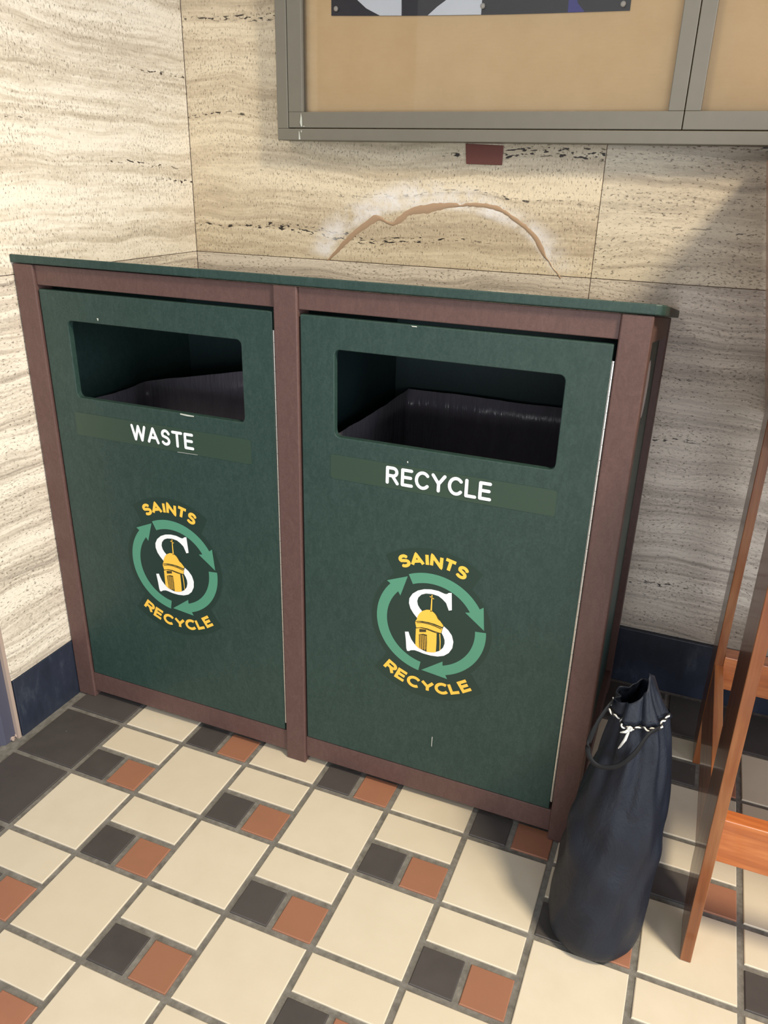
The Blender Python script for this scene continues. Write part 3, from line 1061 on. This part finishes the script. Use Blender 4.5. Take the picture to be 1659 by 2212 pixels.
liner('bin_liner', 0.462, 0.930, 0.275, 0.700, lambda x, y: 0.712, 0.0435, 3,
      'dark plastic liner stretched square inside the opening marked RECYCLE')
liner('bin_liner', -0.128, 0.378, 0.275, 0.510, lambda x, y: max(0.62, 0.700 + 0.235 * (x + 0.128) - 0.13 * (x + 0.128) ** 2) if y > 0.30 else 0.715, 0.0435, 5,
      'crumpled dark plastic liner bunched up inside the opening marked WASTE')

# ------------------------------------------------------------------ display case on the back wall
case = empty('display_case', (0.95, 0.80, 1.2245), 'taupe metal framed glass display case hung on the stone wall above the cabinet', 'notice board')
CY = 0.770
CX1 = 1.83
link('frame', newbox(0.1004, CX1, CY, WALL_B - 0.0005, 1.2243, 1.2478), M['taupe'], case, bevel=0.0015)
link('frame', newbox(0.1004, CX1, CY, WALL_B - 0.0005, 1.9765, 2.0), M['taupe'], case, bevel=0.0015)
link('frame', newbox(0.1004, 0.1275, CY, WALL_B - 0.0005, 1.2478, 1.9765), M['taupe'], case, bevel=0.0015)
link('frame', newbox(CX1 - 0.027, CX1, CY, WALL_B - 0.0005, 1.2478, 1.9765), M['taupe'], case, bevel=0.0015)
link('backing_board', newbox(0.1275, CX1 - 0.027, 0.806, 0.822, 1.2478, 1.9765), M['tan'], case)
for (a, b) in ((0.1288, 0.9618), (0.9634, CX1 - 0.0285)):
    z0, z1, w = 1.2495, 1.975, 0.0343
    wr = 0.0285 if a < 0.5 else w
    wl = w if a < 0.5 else 0.0275
    yb = 0.792
    bm = bmesh.new()
    box(bm, a, b, CY + 0.001, yb, z0, z0 + 0.0315)
    box(bm, a, b, CY + 0.001, yb, z1 - 0.0315, z1)
    box(bm, a, a + wl, CY + 0.001, yb, z0 + 0.0315, z1 - 0.0315)
    box(bm, b - wr, b, CY + 0.001, yb, z0 + 0.0315, z1 - 0.0315)
    sash = link('sash', bm, M['taupe'], case, bevel=0.0012)
    link('pane', newbox(a + wl - 0.003, b - wr + 0.003, CY + 0.010, CY + 0.014, z0 + 0.029, z1 - 0.029), M['glass'], sash)
# worn paint at the lower left corner of the case
bm = bmesh.new()
for pts in ([(0.1605, 1.2790), (0.1630, 1.2690), (0.1635, 1.2520), (0.1600, 1.2520), (0.1575, 1.2600)], [(0.1545, 1.2430), (0.1560, 1.2420), (0.1585, 1.2260), (0.1540, 1.2258)],
            [(0.1595, 1.2440), (0.1625, 1.2440), (0.1610, 1.2390)], [(0.1665, 1.2540), (0.1700, 1.2520), (0.1655, 1.2515)]):
    fill(bm, pts, CY - 0.0004)
link('worn_paint', bm, M['scuff'], case)

# poster inside
PYF = 0.8035
post_o = empty('poster', (0.53, 0.805, 1.452), 'black, white and blue printed poster pinned inside the display case', 'poster')
zb = lambda x: 1.4655 - 0.0243 * (x - 0.219) - 0.012 * math.sin(PI * max(0, min(1, (x - 0.219) / 0.617)))*0.25
xs = [0.219 + 0.617 * k / 20 for k in range(21)]


def sheet(xa, xb, y, th, mat, name, zt=1.75):
    X = [xa + (xb - xa) * k / 8 for k in range(9)]
    pts = [(x, zb(x)) for x in X] + [(xb, zt), (xa, zt)]
    return link(name, newprism(pts, 'y', y, y + th), mat, post_o)


sheet(0.219, 0.836, PYF, 0.0012, M['poster_black'], 'sheet')
wp = []
# white disc cut by a black bar, lower edge at the sheet's edge
wc = bmesh.new()
left = [(0.262, 1.52), (0.279, 1.4915), (0.300, 1.4755), (0.331, zb(0.331) + 0.0003)]
fill(wc, left + [(0.3795, zb(0.38) + 0.0003), (0.3775, 1.52)], PYF - 0.0005)
fill(wc, [(0.4365, zb(0.4365) + 0.0003), (0.456, 1.4720), (0.4768, 1.4840), (0.503, 1.52), (0.550, 1.52), (0.549, zb(0.549) + 0.0003)], PYF - 0.0005)
link('print_disc', wc, M['poster_white'], post_o)
wc = bmesh.new()
fill(wc, [(0.7195, 1.52), (0.7205, zb(0.72) + 0.0003), (0.7530, zb(0.753) + 0.0003), (0.738, 1.4665), (0.726, 1.52)], PYF - 0.0005)
link('print_wedge', wc, M['poster_blue'], post_o)
for k, (x, z, lab) in enumerate(((0.2320, 1.4770, 'round push pin at the lower left corner of the poster'), (0.5525, 1.4690, 'round push pin in the middle of the lower edge of the poster'),
                                 (0.8230, 1.4610, 'round push pin at the lower right corner of the poster'))):
    bm = bmesh.new()
    prof = [(0.0, 0.0048), (0.0022, 0.0052), (0.0046, 0.0050), (0.0054, 0.0030), (0.0054, 0.0012)]
    prof = [(0.00001, 0.0065), (0.0028, 0.0062), (0.0048, 0.0048), (0.0052, 0.0030), (0.0030, 0.0022), (0.0026, 0.0)]
    rings = []
    for r, d in prof:
        rings.append([bm.verts.new((x + r * math.cos(2 * PI * q / 14), PYF - 0.0006 - d, z + r * math.sin(2 * PI * q / 14))) for q in range(14)])
    for a, b in zip(rings, rings[1:]):
        for q in range(14): bm.faces.new([a[q], a[(q + 1) % 14], b[(q + 1) % 14], b[q]])
    o = link('push_pin', bm, M['pin'], smooth=True)
    recentre(o)
    tag(o, lab, 'pin', 'push pins holding the poster')

# dull red plate under the case
o = link('wall_plate', newprism([(0.5268, 1.2235), (0.6102, 1.2205), (0.6098, 1.1829), (0.5308, 1.1840)], 'y', WALL_B - 0.004, WALL_B - 0.0002), M['redtag'], bevel=0.001)
recentre(o)
tag(o, 'small dull red plate on the stone wall just below the display case', 'plate')

# ------------------------------------------------------------------ drawstring bag
bag = empty('drawstring_bag', (1.068, 0.068, 0), 'dark navy nylon drawstring bag standing on the tiles beside the cabinet', 'bag')
NB = 72
keys = [  # z, cx, cy, rx, ry
    (0.001, 1.062, 0.058, 0.054, 0.054), (0.004, 1.062, 0.058, 0.065, 0.065), (0.012, 1.062, 0.058, 0.0725, 0.0725), (0.03, 1.063, 0.060, 0.0760, 0.0765),
    (0.08, 1.065, 0.065, 0.0765, 0.0765), (0.14, 1.0665, 0.070, 0.0752, 0.0750), (0.20, 1.069, 0.075, 0.0730, 0.072), (0.26, 1.0735, 0.079, 0.0670, 0.066),
    (0.31, 1.0765, 0.082, 0.0590, 0.060), (0.36, 1.0780, 0.085, 0.0510, 0.053), (0.40, 1.0780, 0.087, 0.0435, 0.047), (0.425, 1.0765, 0.088, 0.0380, 0.042),
    (0.445, 1.0760, 0.088, 0.0350, 0.039), (0.500, 1.0760, 0.088, 0.0340, 0.038)]


def key_at(z):
    for a, b in zip(keys, keys[1:]):
        if a[0] <= z <= b[0]:
            t = (z - a[0]) / (b[0] - a[0])
            return [a[i] + (b[i] - a[i]) * t for i in range(5)]
    return list(keys[-1])


def bag_r(z, w):
    k = min(1.0, max(0.0, (z - 0.16) / 0.26))
    f = 0.0042 * k * math.sin(7 * w + 5 * z) + 0.0020 * k * math.sin(15 * w + 1.3)
    f += 0.0022 * math.sin(4 * w + 24 * z) * math.sin(19 * z + 1.2 * w + 1)
    f += 0.0040 * math.exp(-((z - 0.20) / 0.05) ** 2) * math.sin(3 * w + 44 * z)
    f += 0.0014 * math.sin(9 * w - 41 * z)
    return f * min(1.0, z / 0.03)


def bag_pt(z, w, k=0.0):
    _, cx, cy, rx, ry = key_at(z)
    f = bag_r(z, w) + k
    return Vector((cx + (rx + f) * math.cos(w), cy + (ry + f) * math.sin(w), z))


bm = bmesh.new()
rings = []
zs = [0.001, 0.004, 0.012, 0.03] + [0.03 + 0.0115 * q for q in range(1, 37)]
for z in zs:
    rings.append([bm.verts.new(bag_pt(z, 2 * PI * k / NB)) for k in range(NB)])
for a, b in zip(rings, rings[1:]):
    for k in range(NB): bm.faces.new([a[k], a[(k + 1) % NB], b[(k + 1) % NB], b[k]])
bm.faces.new(rings[0][::-1])
body = link('body', bm, M['nylon'], bag, smooth=True)
sm = body.modifiers.new('sub', 'SUBSURF'); sm.levels = 1; sm.render_levels = 1
# the collar above the cord: open mouth, pulled up to a peak at the back right
bm = bmesh.new()
rings = []
z0 = zs[-1]
for h in range(9):
    t = h / 8
    ring = []
    for k in range(NB):
        w = 2 * PI * k / NB
        base = bag_pt(z0 - 0.008, w, 0.0015)
        peak = (0.5 + 0.5 * math.cos(w + 0.15)) ** 1.3
        p = base + Vector((0, 0, (0.014 + 0.050 * peak) * t))
        # the hem is drawn in towards its peak over the middle of the bag
        q = 0.86 * peak * t ** 0.8
        p.x += (1.0720 - p.x) * q
        p.y += (0.088 - p.y) * (0.55 * peak + 0.10) * t
        p += Vector((math.cos(w), math.sin(w), 0)) * 0.0012 * math.sin(6 * w + 4 * t) * t
        ring.append(bm.verts.new(p))
    rings.append(ring)
for a, b in zip(rings, rings[1:]):
    for k in range(NB): bm.faces.new([a[k], a[(k + 1) % NB], b[(k + 1) % NB], b[k]])
collar = link('collar', bm, M['nylon'], bag, smooth=True)
so = collar.modifiers.new('solid', 'SOLIDIFY'); so.thickness = 0.0015; so.offset = 1
# hem tape along the peak seam
wv = -0.62
seam = [bag_pt(z, wv, 0.0012) for z in (0.36, 0.39, 0.42, 0.445, z0)]


def twisted(bm, pts, r=0.0013, turns_per_m=80):
    P = spline(pts, 8)
    d = 0
    A, B = [], []
    prev = P[0]
    dense = []
    for a, b in zip(P, P[1:]):
        for q in range(3): dense.append(a.lerp(b, q / 3))
    dense.append(P[-1])
    for i, p in enumerate(dense):
        d += (p - prev).length
        prev = p
        t = (dense[min(i + 1, len(dense) - 1)] - dense[max(i - 1, 0)]).normalized()
        a = t.cross(Vector((0.1, 0.2, 1))).normalized()
        b = t.cross(a).normalized()
        w = d * turns_per_m * 2 * PI
        o = a * math.cos(w) + b * math.sin(w)
        A.append(p + o * r * 0.9)
        B.append(p - o * r * 0.9)
    tube(bm, A, r, 6, 0)
    tube(bm, B, r, 6, 1)


bm = bmesh.new()
zc = 0.4405
loop = []
a0, a1 = -3.35, -0.16
for q in range(25):
    w = a0 + (a1 - a0) * q / 24
    dip = 0.010 * math.cos(w + 2.05)
    loop.append(bag_pt(zc - dip, w, 0.0048))
twisted(bm, loop)
cord = link('drawcord', bm, None, bag, mats=[M['cordw'], M['cordb']], smooth=True, label='black and white twisted cord')
# knot with frayed white tails
k0 = bag_pt(zc - 0.010, -1.80, 0.006)
bm = bmesh.new()
bmesh.ops.create_icosphere(bm, subdivisions=2, radius=0.0042, matrix=Matrix.Translation(k0))
for dx, dz, dy in ((-0.0105, -0.036, -0.004), (-0.0085, -0.032, -0.006), (-0.012, -0.008, -0.003), (0.003, 0.006, -0.004)):
    e = k0 + Vector((dx, dy, dz))
    tube(bm, [k0, k0.lerp(e, 0.5) + Vector((0.001, -0.003, 0)), e], [0.0017, 0.0020, 0.0010], 6)
link('knot', bm, M['cordw'], bag, smooth=True, label='white frayed knot')
# the strap hangs as a loop on the left front of the bag
sp = spline([bag_pt(0.446, 3.45, 0.004), Vector((1.0335, 0.0450, 0.4617)), Vector((1.0209, 0.0280, 0.4351)), Vector((1.0139, 0.0220, 0.3986)), Vector((1.0197, 0.0200, 0.3765)),
             Vector((1.0358, 0.0180, 0.3683)), Vector((1.0596, 0.0180, 0.3785)), Vector((1.0782, 0.0220, 0.4039)), Vector((1.0920, 0.0340, 0.4326)), bag_pt(0.438, -0.85, 0.004)], 8)
bm = bmesh.new()
tube(bm, sp, 0.0040, 8, flat=0.35)
link('strap', bm, M['strap'], bag, smooth=True)

# ------------------------------------------------------------------ wooden stand at the right
desk = empty('wooden_stand', (1.62, 0.42, 0), 'tall orange-brown stained wooden stand with board legs at the right edge', 'stand')
DX1 = 2.05


def dk(name, bm, mat, **k): return link(name, bm, mat, desk, bevel=k.pop('bevel', 0.0012), **k)


def front_leg(x):
    bm = bmesh.new()
    prism(bm, [(0.0566, 0.0), (0.137, 0.0), (0.150, 0.012), (0.176, 0.040), (0.1930, 0.080), (0.1945, 0.720), (0.0566, 0.720)], 'x', x, x + 0.0170)
    # the board leans by a few millimetres
    for v in bm.verts: v.co.x -= 0.0095 * v.co.z
    dk('leg', bm, M['wood_z_shaded'])


def rear_leg(x):
    bm = bmesh.new()
    prism(bm, [(0.5615, 0.0), (0.6350, 0.0), (0.6620, 0.060), (0.6600, 0.800), (0.5615, 0.800)], 'x', x, x + 0.0168)
    for v in bm.verts: v.co.x -= 0.0060 * v.co.z
    dk('leg', bm, M['wood_z_shaded'])


for x in (1.2050, DX1 - 0.02):
    front_leg(x)
for x in (1.2036, DX1 - 0.02):
    rear_leg(x)
for x in (1.2040, DX1 - 0.0215):
    dk('side_rail', newbox(x, x + 0.0172, 0.1935, 0.5625, 0.1140, 0.2550), M['wood_y'])
dk('stretcher', newbox(1.2195, DX1 - 0.020, 0.0765, 0.1015, 0.2040, 0.2858), M['wood_x'])
dk('stretcher', newbox(1.2190, DX1 - 0.020, 0.5605, 0.5985, 0.2020, 0.2775), M['wood_x'])
dk('shelf_board', newbox(1.2140, DX1 + 0.004, 0.050, 0.805, 0.7200, 0.7400), M['wood_x'])


def flare(x, sgn, name):
    bm = bmesh.new()
    zt = 1.20
    off = 0.190 * (zt - 0.742)
    vs = []
    for (y, z) in ((0.060, 0.742), (0.808, 0.742), (0.808, zt), (0.300, zt), (0.060, 0.95)):
        k = sgn * 0.195 * (z - 0.742)
        vs.append([(x + k, y, z), (x + k + 0.018, y, z)])
    A = [bm.verts.new(a) for a, b in vs]
    B = [bm.verts.new(b) for a, b in vs]
    bm.faces.new(A); bm.faces.new(B[::-1])
    for k in range(5):
        bm.faces.new([A[k], A[(k + 1) % 5], B[(k + 1) % 5], B[k]])
    dk(name, bm, M['wood_y'])


flare(1.2090, -1, 'side_panel')
flare(DX1 - 0.020, 1, 'side_panel')
dk('back_panel', newbox(1.228, DX1 - 0.022, 0.790, 0.806, 0.7405, 1.19), M['wood_x'])
dk('top_board', newbox(1.126, DX1 + 0.07, 0.300, 0.812, 1.2005, 1.2185), M['wood_x'])
